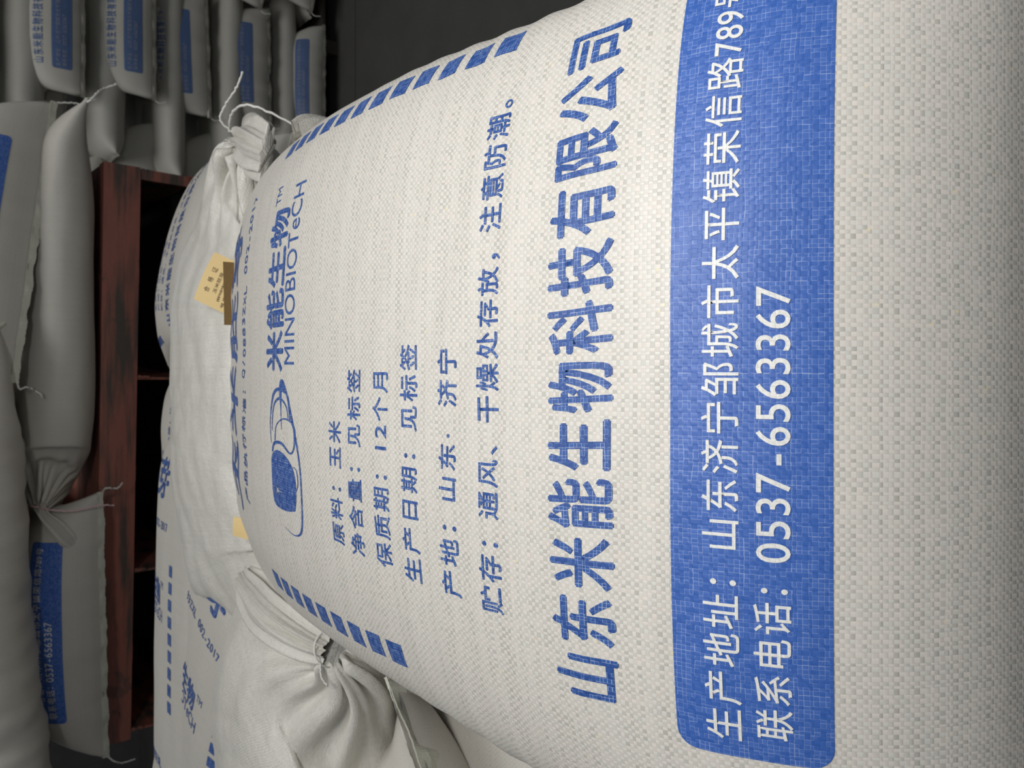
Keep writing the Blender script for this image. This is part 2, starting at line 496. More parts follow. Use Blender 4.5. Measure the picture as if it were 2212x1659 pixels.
# layout of the printed face: (text, bold, u0, u1, s0, s1), u about the print centre, s from the sewn bottom
LINES = [
    ('heading', '山东米能生物科技有限公司', 0.009, -0.2095, 0.2085, 0.3190, 0.3645),
    ('small_lettering', '贮存：通风、干燥处存放，注意防潮。', 0.003, -0.170, 0.181, 0.4070, 0.4275),
    ('small_lettering', '产地：山东·济宁', 0.003, -0.167, 0.010, 0.448, 0.467),
    ('small_lettering', '生产日期：见标签', 0.003, -0.165, 0.014, 0.491, 0.5105),
    ('small_lettering', '保质期：12个月', 0.003, -0.160, -0.007, 0.527, 0.547),
    ('small_lettering', '净含量：见标签', 0.003, -0.157, -0.004, 0.565, 0.585),
    ('small_lettering', '原料：玉米', 0.003, -0.152, -0.047, 0.596, 0.616),
    ('logo_lettering', 'MINOBIOTeCH', 0.0, 0.000, 0.176, 0.686, 0.711),
    ('logo_lettering', '米能生物', 0.012, -0.006, 0.156, 0.715, 0.765),
    ('small_lettering', 'TM', 0.0, 0.164, 0.184, 0.752, 0.766),
    ('small_lettering', '产品执行标准：Q/0883ZXL 002-2017', 0.003, -0.165, 0.205, 0.862, 0.884),
    ('title_lettering', '玉米胚芽', 0.022, -0.190, 0.190, 0.925, 1.000),
]
BOX = (-0.226, 0.226, 0.198, 0.283)
BOXLINES = [('生产地址：山东济宁邹城市太平镇荣信路789号', 0.0012, -0.216, 0.2125, 0.2455, 0.2655),
            ('联系电话：0537-6563367', 0.0012, -0.212, 0.034, 0.2190, 0.2385)]

def ell(cx, cy, rx, ry, n=40, a0=0, a1=360, rot=0):
    P = []
    for i in range(n):
        a = R(a0 + (a1 - a0) * i / n); x = rx * math.cos(a); y = ry * math.sin(a)
        P.append((cx + x * math.cos(rot) - y * math.sin(rot), cy + x * math.sin(rot) + y * math.cos(rot)))
    return P

def stroke(pts, widths):
    """outline of a brush line of varying width"""
    P = smooth_path([(p[0], p[1], 0) for p in pts], 6); n = len(P); L = []; Rr = []
    ws = np.interp(np.linspace(0, 1, n), np.linspace(0, 1, len(widths)), widths)
    for i, p in enumerate(P):
        t = (P[min(i + 1, n - 1)] - P[max(i - 1, 0)]); t.normalize(); q = Vector((-t.y, t.x, 0)) * ws[i] / 2
        L.append(((p + q).x, (p + q).y)); Rr.append(((p - q).x, (p - q).y))
    return L + Rr[::-1]

def logo_loops(u0, u1, s0, s1):
    """kernel-shaped emblem beside the lettering; drawn in a 100 x 34 frame"""
    sets = []
    # long thin orbit
    sets.append([stroke([(4, 22), (1.5, 12), (6, 4), (22, 0.8), (45, 1.0), (66, 5), (84, 11), (97, 17), (99, 20), (93, 21.5), (80, 20.5), (68, 19.5)],
                        [0.2, .6, 1.6, 1.3, 1.3, 1.5, 1.6, 1.8, 3.0, 3.5, .8, .5])])
    sets.append([ell(95, 18.6, 2.6, 1.9, 20, rot=0.4)])
    # dark kernel with a star cut out
    body = [(18, 8), (15.5, 18), (16.5, 30), (24, 33), (40, 34), (49, 33.2), (54, 26), (51.5, 16), (45, 8.5), (36, 5.6), (25, 6)]
    body = [(p.x, p.y) for p in smooth_path([(x, y, 0) for x, y in body + body[:1]], 3)][:-1]
    star = []
    for i in range(16):
        a = 2 * math.pi * i / 16; r_ = (7.5 if i % 4 == 0 else 5.2) if i % 2 == 0 else 0.9
        star.append((27 + r_ * math.cos(a) * 1.0, 27 + r_ * math.sin(a)))
    sets.append([body, star])
    # pale outlined lobes beyond it
    sets.append([stroke([(52, 32), (58, 29), (59, 20), (54, 11), (58, 6.5), (68, 5.5), (74, 9), (75, 18), (70, 26), (60, 28)], [1.6, 2.2, 2.0, 1.2, 1.2, 2.2, 1.6, .9, .8, 1.2])])
    sets.append([stroke([(74, 10), (82, 11), (91, 14), (94, 24), (89, 31), (74, 34), (58, 33)], [1.0, 2.0, 1.6, 2.2, 2.4, .9, .5])])
    sets.append([stroke([(76, 12), (84, 15), (88, 23), (82, 30), (66, 31.5)], [.8, 1.0, 2.0, 1.4, .6])])
    sets.append([stroke([(30, 6), (36, 3.6), (44, 4.6), (46, 8)], [.5, .8, .8, .5])])
    V = []; F = []
    for lp in sets:
        v, f = poly2d(lp)
        k = sum(len(x) for x in V); V.append(v); F += [tuple(i + k for i in q) for q in f]
    V = np.concatenate(V)
    # the lobed half is drawn narrower than the frame
    return np.stack([u0 + V[:, 0] / 100 * (u1 - u0), s0 + V[:, 1] / 34 * (s1 - s0)], -1), F

def print_face(sheet, parent, uc=0.0, s_off=0.0, fine=False, urange=(-0.5, 0.5), srange=(0, 1.3), off=0.0012, far=False,
               stripes=((0.535, 9), (0.535, 9)), with_box=True, skip=(), k=1.0, logo=True):
    ink = mat_print_far if far else mat_print
    panel = mat_print_far if far else mat_box
    rev = mat_reverse_far if far else mat_reverse
    st = 0.006 if fine else None
    def clipped(V, F):
        ok = (V[:, 1] > srange[0]) & (V[:, 1] < srange[1]) & (V[:, 0] > urange[0]) & (V[:, 0] < urange[1])
        F = [f for f in F if all(ok[i] for i in f)]
        if not F: return None, None
        used = sorted({i for f in F for i in f}); mp = {a: b for b, a in enumerate(used)}
        return V[used], [tuple(mp[i] for i in f) for f in F]
    def put(V, F, name, mat, o2, step, label=None, heavy=0.0):
        V, F = clipped(V, F)
        if V is None: return None
        o = decal(sheet, V, F, name, mat, parent, o2, step, heavy)
        if label: o['label'] = label
        return o
    if with_box:
        V, F = poly2d([rrect(uc + BOX[0], uc + BOX[1], s_off + BOX[2], s_off + BOX[3], 0.011)])
        V, F = cut(V, F, 0.005 if fine else 0.012)
        put(V, F, 'printed_panel', panel, off, None, 'solid blue rounded panel')
        for txt, bold, a, b, c, d in BOXLINES:
            V, F = spaced(txt, 0.93, 0.45 if '789' in txt else 0.64); V = fit(V, uc + a, uc + b, s_off + c, s_off + d)
            put(V, F, 'panel_lettering', rev, off * 2.0 if not fine else off + 0.0004, st, 'white lettering left bare in the blue panel', heavy=bold * 0.1)
    for name, txt, bold, a, b, c, d in LINES:
        if name in skip: continue
        V, F = spaced(txt, 0.90, 0.58) if name in ('heading', 'small_lettering') and txt != 'TM' else text2d(txt)
        V = fit(V, uc + a, uc + b, s_off + c, s_off + d)
        put(V, F, name, ink, off, st, heavy=bold * 0.1)
    if logo:
        V, F = logo_loops(uc - 0.165, uc - 0.015, s_off + 0.672, s_off + 0.752)
        put(V, F, 'printed_emblem', ink, off, st, 'blue kernel emblem with a thin orbit')
    for sx, (s1, nb) in zip((-1, 1), stripes):
        for i in range(nb):
            u = uc + sx * 0.236; y = s_off + s1 + i * 0.0315
            V, F = poly2d([[(u - 0.0105, y), (u + 0.0105, y), (u + 0.0105, y + 0.021), (u - 0.0105, y + 0.021)]])
            V, F = cut(V, F, 0.006)
            put(V, F, 'printed_block', ink, off, None)

def hem(sheet, parent, end=0, length=0.018, seed=1, sag=0.0, mat=None, du=(-0.27, 0.27)):
    """the folded and stitched edge standing out from a sewn end"""
    i0, i1 = (0, 3) if end == 0 else (len(sheet.s) - 1, len(sheet.s) - 4)
    M = sheet.M; js = [j for j in range(M + 1) if -sheet.P / 4 <= sheet.us[j] <= sheet.P / 4]
    rs = np.random.RandomState(seed); V = []; F = []
    E = sheet.G[i0, js]; I = sheet.G[i1, js]; mid = (sheet.G[i1, js] + sheet.G[i1, [M - j if False else (M // 2 + (M // 2 - j)) % M for j in js]]) / 2
    d = E - I; d /= np.linalg.norm(d, axis=1, keepdims=True) + 1e-9
    # use a common outward direction so the flap reads as one strip
    dm = d.mean(0); dm /= np.linalg.norm(dm); d = 0.25 * d + 0.75 * dm
    d[:, 2] -= sag; d /= np.linalg.norm(d, axis=1, keepdims=True)
    e1 = np.gradient(E, axis=0); e1 /= np.linalg.norm(e1, axis=1, keepdims=True) + 1e-9
    nn = np.cross(e1, d); nn /= np.linalg.norm(nn, axis=1, keepdims=True) + 1e-9
    K = len(js); fine = 3
    t = np.linspace(0, K - 1, (K - 1) * fine + 1)
    def ip(A): return np.stack([np.interp(t, np.arange(K), A[:, k]) for k in range(3)], -1)
    E, d, nn = ip(E), ip(d), ip(nn); n = len(t)
    x = np.arange(n)
    lenv = length * (1 + 0.06 * np.sin(x * 0.4 + seed) + 0.08 * np.sin(x * 0.17 + 2) + 0.07 * rs.uniform(-1, 1, n))
    wav = (0.0020 * np.sin(x * 0.21 + seed) + 0.0012 * np.sin(x * 0.53)) * length / 0.015
    th_ = 0.0016
    rows = []
    for f_, tt in ((-0.25, 0.0), (0.35, 1.0), (1.0, 1.0)):
        p = E + d * (lenv * f_)[:, None] + nn * (wav * tt)[:, None]
        rows.append(p)
    top = [r_ + nn * th_ for r_ in rows]; bot = [r_ - nn * th_ for r_ in rows[::-1]]
    ring = top + bot; m = len(ring)
    for r_ in ring: V += list(r_)
    for a in range(m):
        b = (a + 1) % m
        for i in range(n - 1): F.append((a * n + i, a * n + i + 1, b * n + i + 1, b * n + i))
    F.append([a * n for a in range(m)]); F.append([a * n + n - 1 for a in range(m)][::-1])
    o = mesh_obj('sewn_hem', V, F, mat or mat_hem, parent, smooth=False)
    return o, E, d, nn

# ------------------------------------------------------------------ floor
def floor_material():
    t = NT('dark_floor'); tc = t.n('ShaderNodeTexCoord').outputs['Object']
    a = t.noise(tc, 3.0, 8, 0.65); b = t.noise(tc, 60, 4, 0.7)
    col = t.mix(a, (0.050, 0.050, 0.048), (0.105, 0.103, 0.098))
    vo = t.n('ShaderNodeTexVoronoi', feature='F1'); vo.inputs['Scale'].default_value = 28; t.l(tc, vo.inputs['Vector'])
    sp = t.math('LESS_THAN', vo.outputs['Distance'], 0.07)
    col = t.mix(t.math('MULTIPLY', sp, t.math('GREATER_THAN', t.noise(vo.outputs['Color'], 9, 0), 0.55)), col, (0.12, 0.12, 0.11))
    mp = t.n('ShaderNodeMapping'); mp.inputs['Scale'].default_value = (1.2, 40, 1); mp.inputs['Rotation'].default_value = (0, 0, 0.05); t.l(tc, mp.inputs[0])
    scr = t.math('GREATER_THAN', t.noise(mp.outputs[0], 1.0, 5, 0.7), 0.70)
    col = t.mix(t.math('MULTIPLY', scr, 0.5), col, (0.15, 0.147, 0.135))
    t.l(col, t.b.inputs['Base Color']); t.b.inputs['Roughness'].default_value = 0.62
    bp = t.n('ShaderNodeBump'); bp.inputs['Distance'].default_value = 0.002; t.l(b, bp.inputs['Height']); t.l(bp.outputs[0], t.b.inputs['Normal'])
    return t.m
def box_mesh(name, x0, x1, y0, y1, z0, z1, mat, parent=None, bevel=0.0):
    bm = bmesh.new(); bmesh.ops.create_cube(bm, size=1)
    for v in bm.verts:
        v.co = Vector((x0 + (v.co.x + .5) * (x1 - x0), y0 + (v.co.y + .5) * (y1 - y0), z0 + (v.co.z + .5) * (z1 - z0)))
    if bevel: bmesh.ops.bevel(bm, geom=bm.edges[:], offset=bevel, segments=2, affect='EDGES')
    me = bpy.data.meshes.new(name); bm.to_mesh(me); bm.free(); me.materials.append(mat)
    o = bpy.data.objects.new(name, me); C.objects.link(o)
    if parent: o.parent = parent
    return o
fl = box_mesh('floor', -5, 6, -3, 9, -0.1, 0, floor_material()); fl['kind'] = 'structure'
mat_joint = plain_material('joint_filler', (0.075, 0.062, 0.038), 0.8, 0, 0.001, 80, (0.03, 0.028, 0.022))
jo = box_mesh('trim_1', -5, 6, 3.935, 3.947, -0.01, 0.0012, mat_joint); jo['kind'] = 'structure'
mat_wall = plain_material('wall_paint', (0.10, 0.10, 0.098), 0.8, 0, 0.002, 8, (0.06, 0.06, 0.058))
wb = box_mesh('wall_back', -5, 6, 8.9, 9.0, 0, 6, mat_wall); wb['kind'] = 'structure'

# ------------------------------------------------------------------ the large bag in front
NODES = [(-.328, 84), (-.31, 80), (-.290, 73), (-.265, 62), (-.235, 52), (-.202, 42), (-.1416, 28), (-.09, 18), (-.06, 14), (0, 9),
         (.094, 7), (.19, 4), (.285, 0), (.344, -4), (.4156, -8), (.5, -11), (.60, -15), (.68, -22), (.76, -38), (.82, -58)]
sN = np.array([a for a, b in NODES]); tN = np.radians([b for a, b in NODES])
ss = np.linspace(-.328, .82, 1149); tt = np.interp(ss, sN, tN)
yy = np.concatenate([[0], np.cumsum(np.cos((tt[1:] + tt[:-1]) / 2) * np.diff(ss))]); zz = np.concatenate([[0], np.cumsum(np.sin((tt[1:] + tt[:-1]) / 2) * np.diff(ss))])
yy += .3644 - np.interp(0, ss, yy); zz += CAMZ - .3152 - np.interp(0, ss, zz)
S0 = 0.386
T = [(a + S0, np.interp(a, ss, yy), np.interp(a, ss, zz)) for a in np.linspace(-.328, .82, 50)]
zb = CAMZ - 0.530
B = [(.058, T[0][1], T[0][2]), (0.10, T[0][1] + 0.03, zb + .006), (0.15, .20, zb), (0.28, .30, zb), (0.5, .49, zb + .01), (0.75, .74, zb + .01), (1.0, .98, zb + .03), (1.12, 1.06, zb + .04), (T[-1][0], T[-1][1], T[-1][2] - .01)]
aov = ([.058, .12, .2, .3, .45, .60, .72, .82, .92, 1.02, 1.12, 1.206], [.33, .315, .305, .295, .287, .284, .282, .280, .272, .252, .21, .14])
xof = ([.058, .35, .6, .9, 1.206], [-.014, -.012, .004, .012, .03])
def front_wr(u, s):
    f = wrinkle(4, 0.0011, ((2.2, 5, 1.0), (5, 9, 0.5), (4, 26, 0.35)), 0, 0, 1.2)
    d = f(u, s)
    # fine tension lines fanning towards the tied far end
    k = np.clip((s - 0.62) / 0.5, 0, 1)
    return d + k * 0.0012 * np.sin(u * 95 + 9 * s) + 0.0007 * np.sin(s * 150 + 6 * np.sin(u * 9)) * np.clip(1 - abs(s - .42) / .25, 0, 1)
front = tb_bag(T, B, 1.37, 3.0, rows=230, M=240, a_over=aov, xoff=xof, wr=front_wr, s_list=np.linspace(.058, T[-1][0], 230))
front.shift = ([.3, .6], [.020, 0.0])
fb = empty('woven_bag', (0, 0, 0))
tag(fb, 'huge white woven bag filling the foreground, blue company heading and blue address panel', 'bag')
front.obj('bag_body', mat_front, fb)
UC = 0.0115
print_face(front, fb, UC, 0, fine=True, off=0.00035, stripes=((0.535, 9), (0.42, 12)))
hem(front, fb, 0, 0.02, 3)

# ------------------------------------------------------------------ generic filled bags
def tb_auto(Tp, Bp, P, n=2.6, rows=60, M=96, wr=None, s_start=0.058, a_over=None):
    """top and bottom outline as (y, z) points; the cloth length is measured along the top"""
    t = [Vector((0, a, b)) for a, b in Tp]; q = [Vector((0, a, b)) for a, b in Bp]
    ts = smooth_path(t, 8); bs = smooth_path(q, 8)
    def cum(p): return np.concatenate([[0], np.cumsum([(p[i + 1] - p[i]).length for i in range(len(p) - 1)])])
    tc = cum(ts); bc = cum(bs); L = tc[-1]
    f = np.linspace(0, 1, 40)
    Tt = [(s_start + L * x, np.interp(x * L, tc, [p.y for p in ts]), np.interp(x * L, tc, [p.z for p in ts])) for x in f]
    Bb = [(s_start + L * x, np.interp(x * bc[-1], bc, [p.y for p in bs]), np.interp(x * bc[-1], bc, [p.z for p in bs])) for x in f]
    sl = s_start + L * (0.5 - 0.5 * np.cos(np.pi * np.linspace(0, 1, rows))) * 0.6 + L * np.linspace(0, 1, rows) * 0.4 if False else None
    # finer rows near the ends
    x = np.linspace(0, 1, rows); x = x * 0.55 + (0.5 - 0.5 * np.cos(np.pi * x)) * 0.45
    return tb_bag(Tt, Bb, P, n, rows, M, a_over, None, wr, 0.0, s_start + L * x)

def flat_bag(H=0.18, L=0.95, P=1.36, droop=0.0, s0=0.058, seed=1, n=2.6, rows=56, M=88, amp=0.0025, ridge=0.0, far_lift=0.0, endamp=0.0028):
    """filled sewn bag lying flat: its sewn bottom end at y = 0 and hanging down by droop"""
    Tp = [(0.0, 0.012 - droop), (-0.014, 0.05 - droop * .9), (-0.008, 0.095 - droop * .5), (0.022, H * .80 - droop * .15), (0.08, H * .96), (0.20, H), (L * .5, H * 1.02), (L - .2, H), (L - .08, H * .88), (L - .015, H * .62), (L, H * .42)]
    Bp = [(0.0, 0.012 - droop), (0.018, 0.004 - droop * .7), (0.05, 0.0 - droop * .35), (0.10, 0), (0.2, 0), (L * .5, 0), (L - .2, 0), (L - .08, 0.01), (L - .02, H * .2), (L, H * .42)]
    Lt = L + 0.2
    wr = wrinkle(seed, amp, endamp=endamp, s0=0.058, s1=L + .26, ridge=ridge)
    return tb_auto(Tp, Bp, P, n, rows, M, wr, s0)

def put_bag(sheet, name, loc, rz, label, mat, group=None, prints=None, hems=(0,), roll=0.0, pitch=0.0, strings=(), hl=0.018, hmat=None, sag=0.0):
    e = empty(name, loc); e.rotation_euler = (pitch, roll, rz)
    tag(e, label, 'bag', group)
    sheet.obj('bag_body', mat, e)
    if prints: print_face(sheet, e, **prints)
    ends = {}
    for h_ in hems:
        o, E, d, nn = hem(sheet, e, h_, hl, 3 + h_, mat=hmat, sag=sag); ends[h_] = (E, d)
    for end, side, pts in strings:
        E, d = ends[end]; p = Vector(E[0 if side < 0 else -1]) + Vector(d[0]) * hl * 0.8
        string(e, [p] + [p + Vector(q) for q in pts], 0.0022)
    return e

def W(y, dz):      # height below the lens
    return CAMZ + dz

# ------------------------------------------------------------------ steel pallet and the bags on it
mat_steel = None
def steel():
    t = NT('red_oxide_steel'); tc = t.n('ShaderNodeTexCoord').outputs['Object']
    mp = t.n('ShaderNodeMapping'); mp.inputs['Scale'].default_value = (2.2, 10, 24); t.l(tc, mp.inputs[0])
    a = t.noise(mp.outputs[0], 1.0, 6, 0.62)
    rp = t.n('ShaderNodeValToRGB'); t.l(a, rp.inputs[0])
    e = rp.color_ramp.elements; e[0].position = 0.40; e[0].color = (0.085, 0.070, 0.058, 1); e[1].position = 0.54; e[1].color = (0.36, 0.125, 0.092, 1)
    x = e.new(0.75); x.color = (0.23, 0.10, 0.078, 1)
    g = t.noise(tc, 9, 7, 0.7); col = t.mix(t.math('MULTIPLY', t.math('GREATER_THAN', g, 0.60), 0.55), rp.outputs[0], (0.085, 0.072, 0.062))
    ch = t.noise(tc, 60, 4, 0.75); col = t.mix(t.math('MULTIPLY', t.math('GREATER_THAN', ch, 0.71), 0.7), col, (0.42, 0.35, 0.32))
    t.l(col, t.b.inputs['Base Color']); t.b.inputs['Roughness'].default_value = 0.5
    bp = t.n('ShaderNodeBump'); bp.inputs['Distance'].default_value = 0.0012; t.l(g, bp.inputs['Height']); t.l(bp.outputs[0], t.b.inputs['Normal'])
    return t.m
mat_steel = steel()
PZ = CAMZ - 0.413          # deck height
pal = empty('steel_pallet', (-0.20, 2.15, PZ - 0.235), R(-4.0))
tag(pal, 'rusty dark red steel pallet with fork openings, carrying four bags', 'pallet')
def prism(name, prof, x0, x1, mat, parent):
    """extrude a (y, z) profile along x"""
    n = len(prof); V = [(x0, y, z) for y, z in prof] + [(x1, y, z) for y, z in prof]
    F = [(i, (i + 1) % n, n + (i + 1) % n, n + i) for i in range(n)] + [tuple(range(n))[::-1], tuple(range(n, 2 * n))]
    return mesh_obj(name, V, F, mat, parent, smooth=False)
PH = 0.235
# front beam: folded channel with lips
cp = [(0, PH), (0, PH - .086), (.028, PH - .086), (.028, PH - .082), (.004, PH - .082), (.004, PH - .004), (.05, PH - .004), (.05, PH)]
def chan(y0, sgn):
    return [(y0 + sgn * y, z) for y, z in (cp if sgn > 0 else cp[::-1])]
b1 = prism('front_beam', chan(0, 1), -0.765, 0.765, mat_steel, pal)
b2 = prism('rear_beam', chan(1.05, -1), -0.765, 0.765, mat_steel, pal)
box_mesh('rear_shade_plate', -.76, .76, 1.040, 1.044, .004, PH - .08, plain_material('rear_shade_black', (0.010, 0.009, 0.008), 0.9), pal)  # added plate closing the back, its black is painted shade
for i in range(9):
    y0 = 0.052 + i * 0.107
    box_mesh('deck_slat', -0.762, 0.762, y0, y0 + 0.104, PH - .006, PH - .001, mat_steel, pal)
for x in (-0.745, -0.305, 0.215, 0.755):
    p = box_mesh('divider_plate', x - .003, x + .003, .006, 1.04, .004, PH - .088, mat_steel, pal)
    wv = []
    for k in range(7):
        wv.append((x + .004 + .0015 * math.sin(k * 2.1), .004, PH - .089 - .005 * k))
    tube(wv, 0.0045, 'weld_bead', mat_steel, p, 6, lambda t: 1 + 0.35 * math.sin(t * 17))
for x in (-0.53, -0.04, 0.485):
    box_mesh('brace', x - .02, x + .02, .012, 1.03, PH - .09, PH - .084, mat_steel, pal)
prism('bottom_runner', [(0.0, 0.0), (0.03, 0.0), (0.03, 0.004), (0.004, 0.004), (0.004, 0.03), (0.0, 0.03)], -0.765, 0.765, mat_steel, pal)
mat_shade = plain_material('bottom_shade_black', (0.010, 0.009, 0.008), 0.9)  # near-black standing for the shade inside the fork openings
box_mesh('bottom_shade_plate', -.76, .76, .034, 1.016, .0005, .003, mat_shade, pal)  # added sheet under the openings, dark only to paint their shade
prism('rear_runner', [(1.02, 0.0), (1.05, 0.0), (1.05, 0.03), (1.046, 0.03), (1.046, 0.004), (1.02, 0.004)], -0.765, 0.765, mat_steel, pal)
# end lip seen at the right corner
ep = [(.0, PH - .088), (.0, .02), (.03, .0), (.05, .0), (.05, .006), (.032, .006), (.008, .024), (.008, PH - .088)]
prism('end_bracket', ep, 0.735, 0.762, mat_steel, pal)

P_STD = dict(with_box=True, off=0.0009)
# P3: sewn end with blue panel facing us, at the left end of the pallet
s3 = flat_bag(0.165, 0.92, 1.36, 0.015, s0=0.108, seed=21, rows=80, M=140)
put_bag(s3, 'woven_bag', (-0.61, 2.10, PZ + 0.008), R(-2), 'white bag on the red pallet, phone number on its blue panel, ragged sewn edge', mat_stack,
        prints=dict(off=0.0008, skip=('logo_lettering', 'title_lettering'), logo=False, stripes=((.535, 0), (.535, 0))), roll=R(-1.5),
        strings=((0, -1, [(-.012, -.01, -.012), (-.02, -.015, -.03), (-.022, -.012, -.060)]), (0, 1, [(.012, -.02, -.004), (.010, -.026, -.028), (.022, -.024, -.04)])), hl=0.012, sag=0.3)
# P2: long tied bag lying across the pallet
def tied(st, P, seed, amp=0.003, rows=110, M=144, n=2.3, neck=None, ridge=0.0, nplea=0.0, up=(0, 0, 1)):
    f0 = wrinkle(seed, amp, ridge=ridge); s_end = neck if neck else st[-1][0]
    def wr(u, s):
        d = f0(u, s) * np.clip((s_end - s) / 0.12, 0.0, 1)
        if nplea:
            k = np.exp(-((s_end - s) / 0.075) ** 2) * (s < s_end)
            d = d + k * nplea * (np.sin(u * 52 + 3 * np.sin(s * 20)) + 0.6 * np.sin(u * 87 + 1.2))
        return d
    return spine_bag(st, P, rows, M, n, wr, up)
st = [(0, .665, .05, -.03, .30, .004, 0), (.05, .635, .05, -.015, .275, .035, 0), (.14, .56, .05, .0, .24, .070, 0), (.30, .40, .05, .0, .225, .083, 0), (.55, .15, .05, .0, .222, .086, 0),
      (.75, -.05, .05, .002, .215, .088, 0), (.88, -.17, .045, .004, .18, .084, 0), (.96, -.245, .02, .016, .11, .060, .03), (1.005, -.287, -.03, .034, .034, .025, .22), (1.03, -.305, -.05, .042, .013, .012, .3)]
p2 = tied(st, 1.30, 5, 0.0028, neck=1.03, nplea=0.0045)
e2 = empty('woven_bag', (0.0, 2.20, PZ + 0.090)); tag(e2, 'long plain bag lying across the red pallet, tied with pink string at its left end', 'bag')
p2.obj('bag_body', mat_stack, e2)
tuft = [(0, -.303, -.050, .042, .012, .011, .2), (.03, -.322, -.075, .034, .011, .012, .2), (.07, -.348, -.100, .014, .016, .012, .2), (.11, -.380, -.110, -.008, .018, .009, .2), (.13, -.395, -.112, -.020, .013, .004, .2)]
tf = spine_bag(tuft, 1.30, 30, 120, 2.0, None, (0, -1, 0.2)); tf.obj('gathered_mouth', mat_stack, e2, caps=False)
ring = [(-.303 + .004 * math.sin(a), -.050 + .016 * math.cos(a) , .042 + .016 * math.sin(a)) for a in np.linspace(0, 6.9, 20)]
tube(ring, .0024, 'tie_string', mat_pink, e2)
string(e2, [(-.303, -.066, .042), (-.305, -.12, .020), (-.308, -.135, -.02), (-.300, -.142, -.075), (-.303, -.15, -.105)], .0022, mat_pink, 'string_tail')
hem(p2, e2, 0, 0.012, 8)
string(e2, [(.662, .05 - .28, -.028), (.655, -.26, -.03), (.675, -.27, -.045), (.690, -.262, -.06), (.705, -.27, -.085)], .0026)
# P1: sewn end with blue panel, upper right
s1 = flat_bag(0.18, 0.92, 1.36, 0.055, s0=0.125, seed=31, rows=80, M=140, endamp=0.0035)
put_bag(s1, 'woven_bag', (0.345, 2.06, PZ + 0.200), R(1.5), 'upper right bag of the pallet load, large blue panel above its ragged hem', mat_stack,
        prints=dict(off=0.0008, skip=('logo_lettering', 'title_lettering'), logo=False, stripes=((.535, 0), (.535, 0))), roll=R(7.0),
        strings=((0, -1, [(-.014, -.01, -.006), (-.008, -.015, -.02), (-.02, -.018, -.045), (-.028, -.018, -.05)]), (0, 1, [(.008, -.01, -.03), (.01, -.012, -.05)])), hl=0.013, sag=0.3)
# P4: wrinkled bag upper left
st = [(0, -.02, .10, -.03, .26, .006, 0), (.05, -.05, .08, -.02, .25, .045, 0), (.14, -.14, .06, .0, .235, .085, 0), (.35, -.35, .05, .0, .23, .10, 0), (.6, -.60, .04, -.01, .23, .105, 0), (.8, -.80, .02, -.03, .23, .10, 0), (1.0, -.98, .0, -.075, .25, .07, 0), (1.1, -1.06, .0, -.11, .29, .006, 0)]
s4 = spine_bag(st, 1.32, 110, 144, 2.4, wrinkle(44, 0.0065, ((3, 7, 1.0), (5, 30, 0.7), (7, 56, 0.6), (10, 84, .45))))
e4 = empty('woven_bag', (0.0, 2.14, PZ + 0.255)); tag(e4, 'creased plain bag at the upper left, lying over the bag with the phone number', 'bag')
s4.obj('bag_body', mat_stack, e4)
hem(s4, e4, 0, 0.014, 9)

# ------------------------------------------------------------------ the pile the large bag lies on
def place(o_e, x, y, z): o_e.location = (x, y, z)
# bag with its print turned sideways (far one, against the pallet)
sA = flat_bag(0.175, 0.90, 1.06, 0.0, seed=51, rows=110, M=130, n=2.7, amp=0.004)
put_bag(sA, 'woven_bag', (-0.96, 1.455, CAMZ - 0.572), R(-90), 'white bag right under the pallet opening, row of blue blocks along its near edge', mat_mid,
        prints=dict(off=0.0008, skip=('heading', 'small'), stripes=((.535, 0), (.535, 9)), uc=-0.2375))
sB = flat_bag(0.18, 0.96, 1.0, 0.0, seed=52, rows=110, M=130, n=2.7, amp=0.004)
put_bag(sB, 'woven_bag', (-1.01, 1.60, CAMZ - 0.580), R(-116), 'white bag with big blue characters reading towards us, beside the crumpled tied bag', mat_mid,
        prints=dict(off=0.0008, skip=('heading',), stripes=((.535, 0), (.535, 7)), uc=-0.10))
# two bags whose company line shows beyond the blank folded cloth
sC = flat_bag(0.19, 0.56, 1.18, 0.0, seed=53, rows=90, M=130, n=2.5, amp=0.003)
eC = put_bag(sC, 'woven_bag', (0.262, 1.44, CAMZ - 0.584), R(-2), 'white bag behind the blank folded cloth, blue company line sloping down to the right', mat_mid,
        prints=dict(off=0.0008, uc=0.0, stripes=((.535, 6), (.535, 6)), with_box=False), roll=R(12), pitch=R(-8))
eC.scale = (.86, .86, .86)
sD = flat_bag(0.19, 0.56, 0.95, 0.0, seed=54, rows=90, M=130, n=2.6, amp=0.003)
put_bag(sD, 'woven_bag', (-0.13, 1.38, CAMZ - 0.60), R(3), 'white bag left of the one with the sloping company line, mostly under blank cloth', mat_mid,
        prints=dict(off=0.0008, uc=0.0, stripes=((.535, 6), (.535, 6))), roll=R(-3), pitch=R(-8))
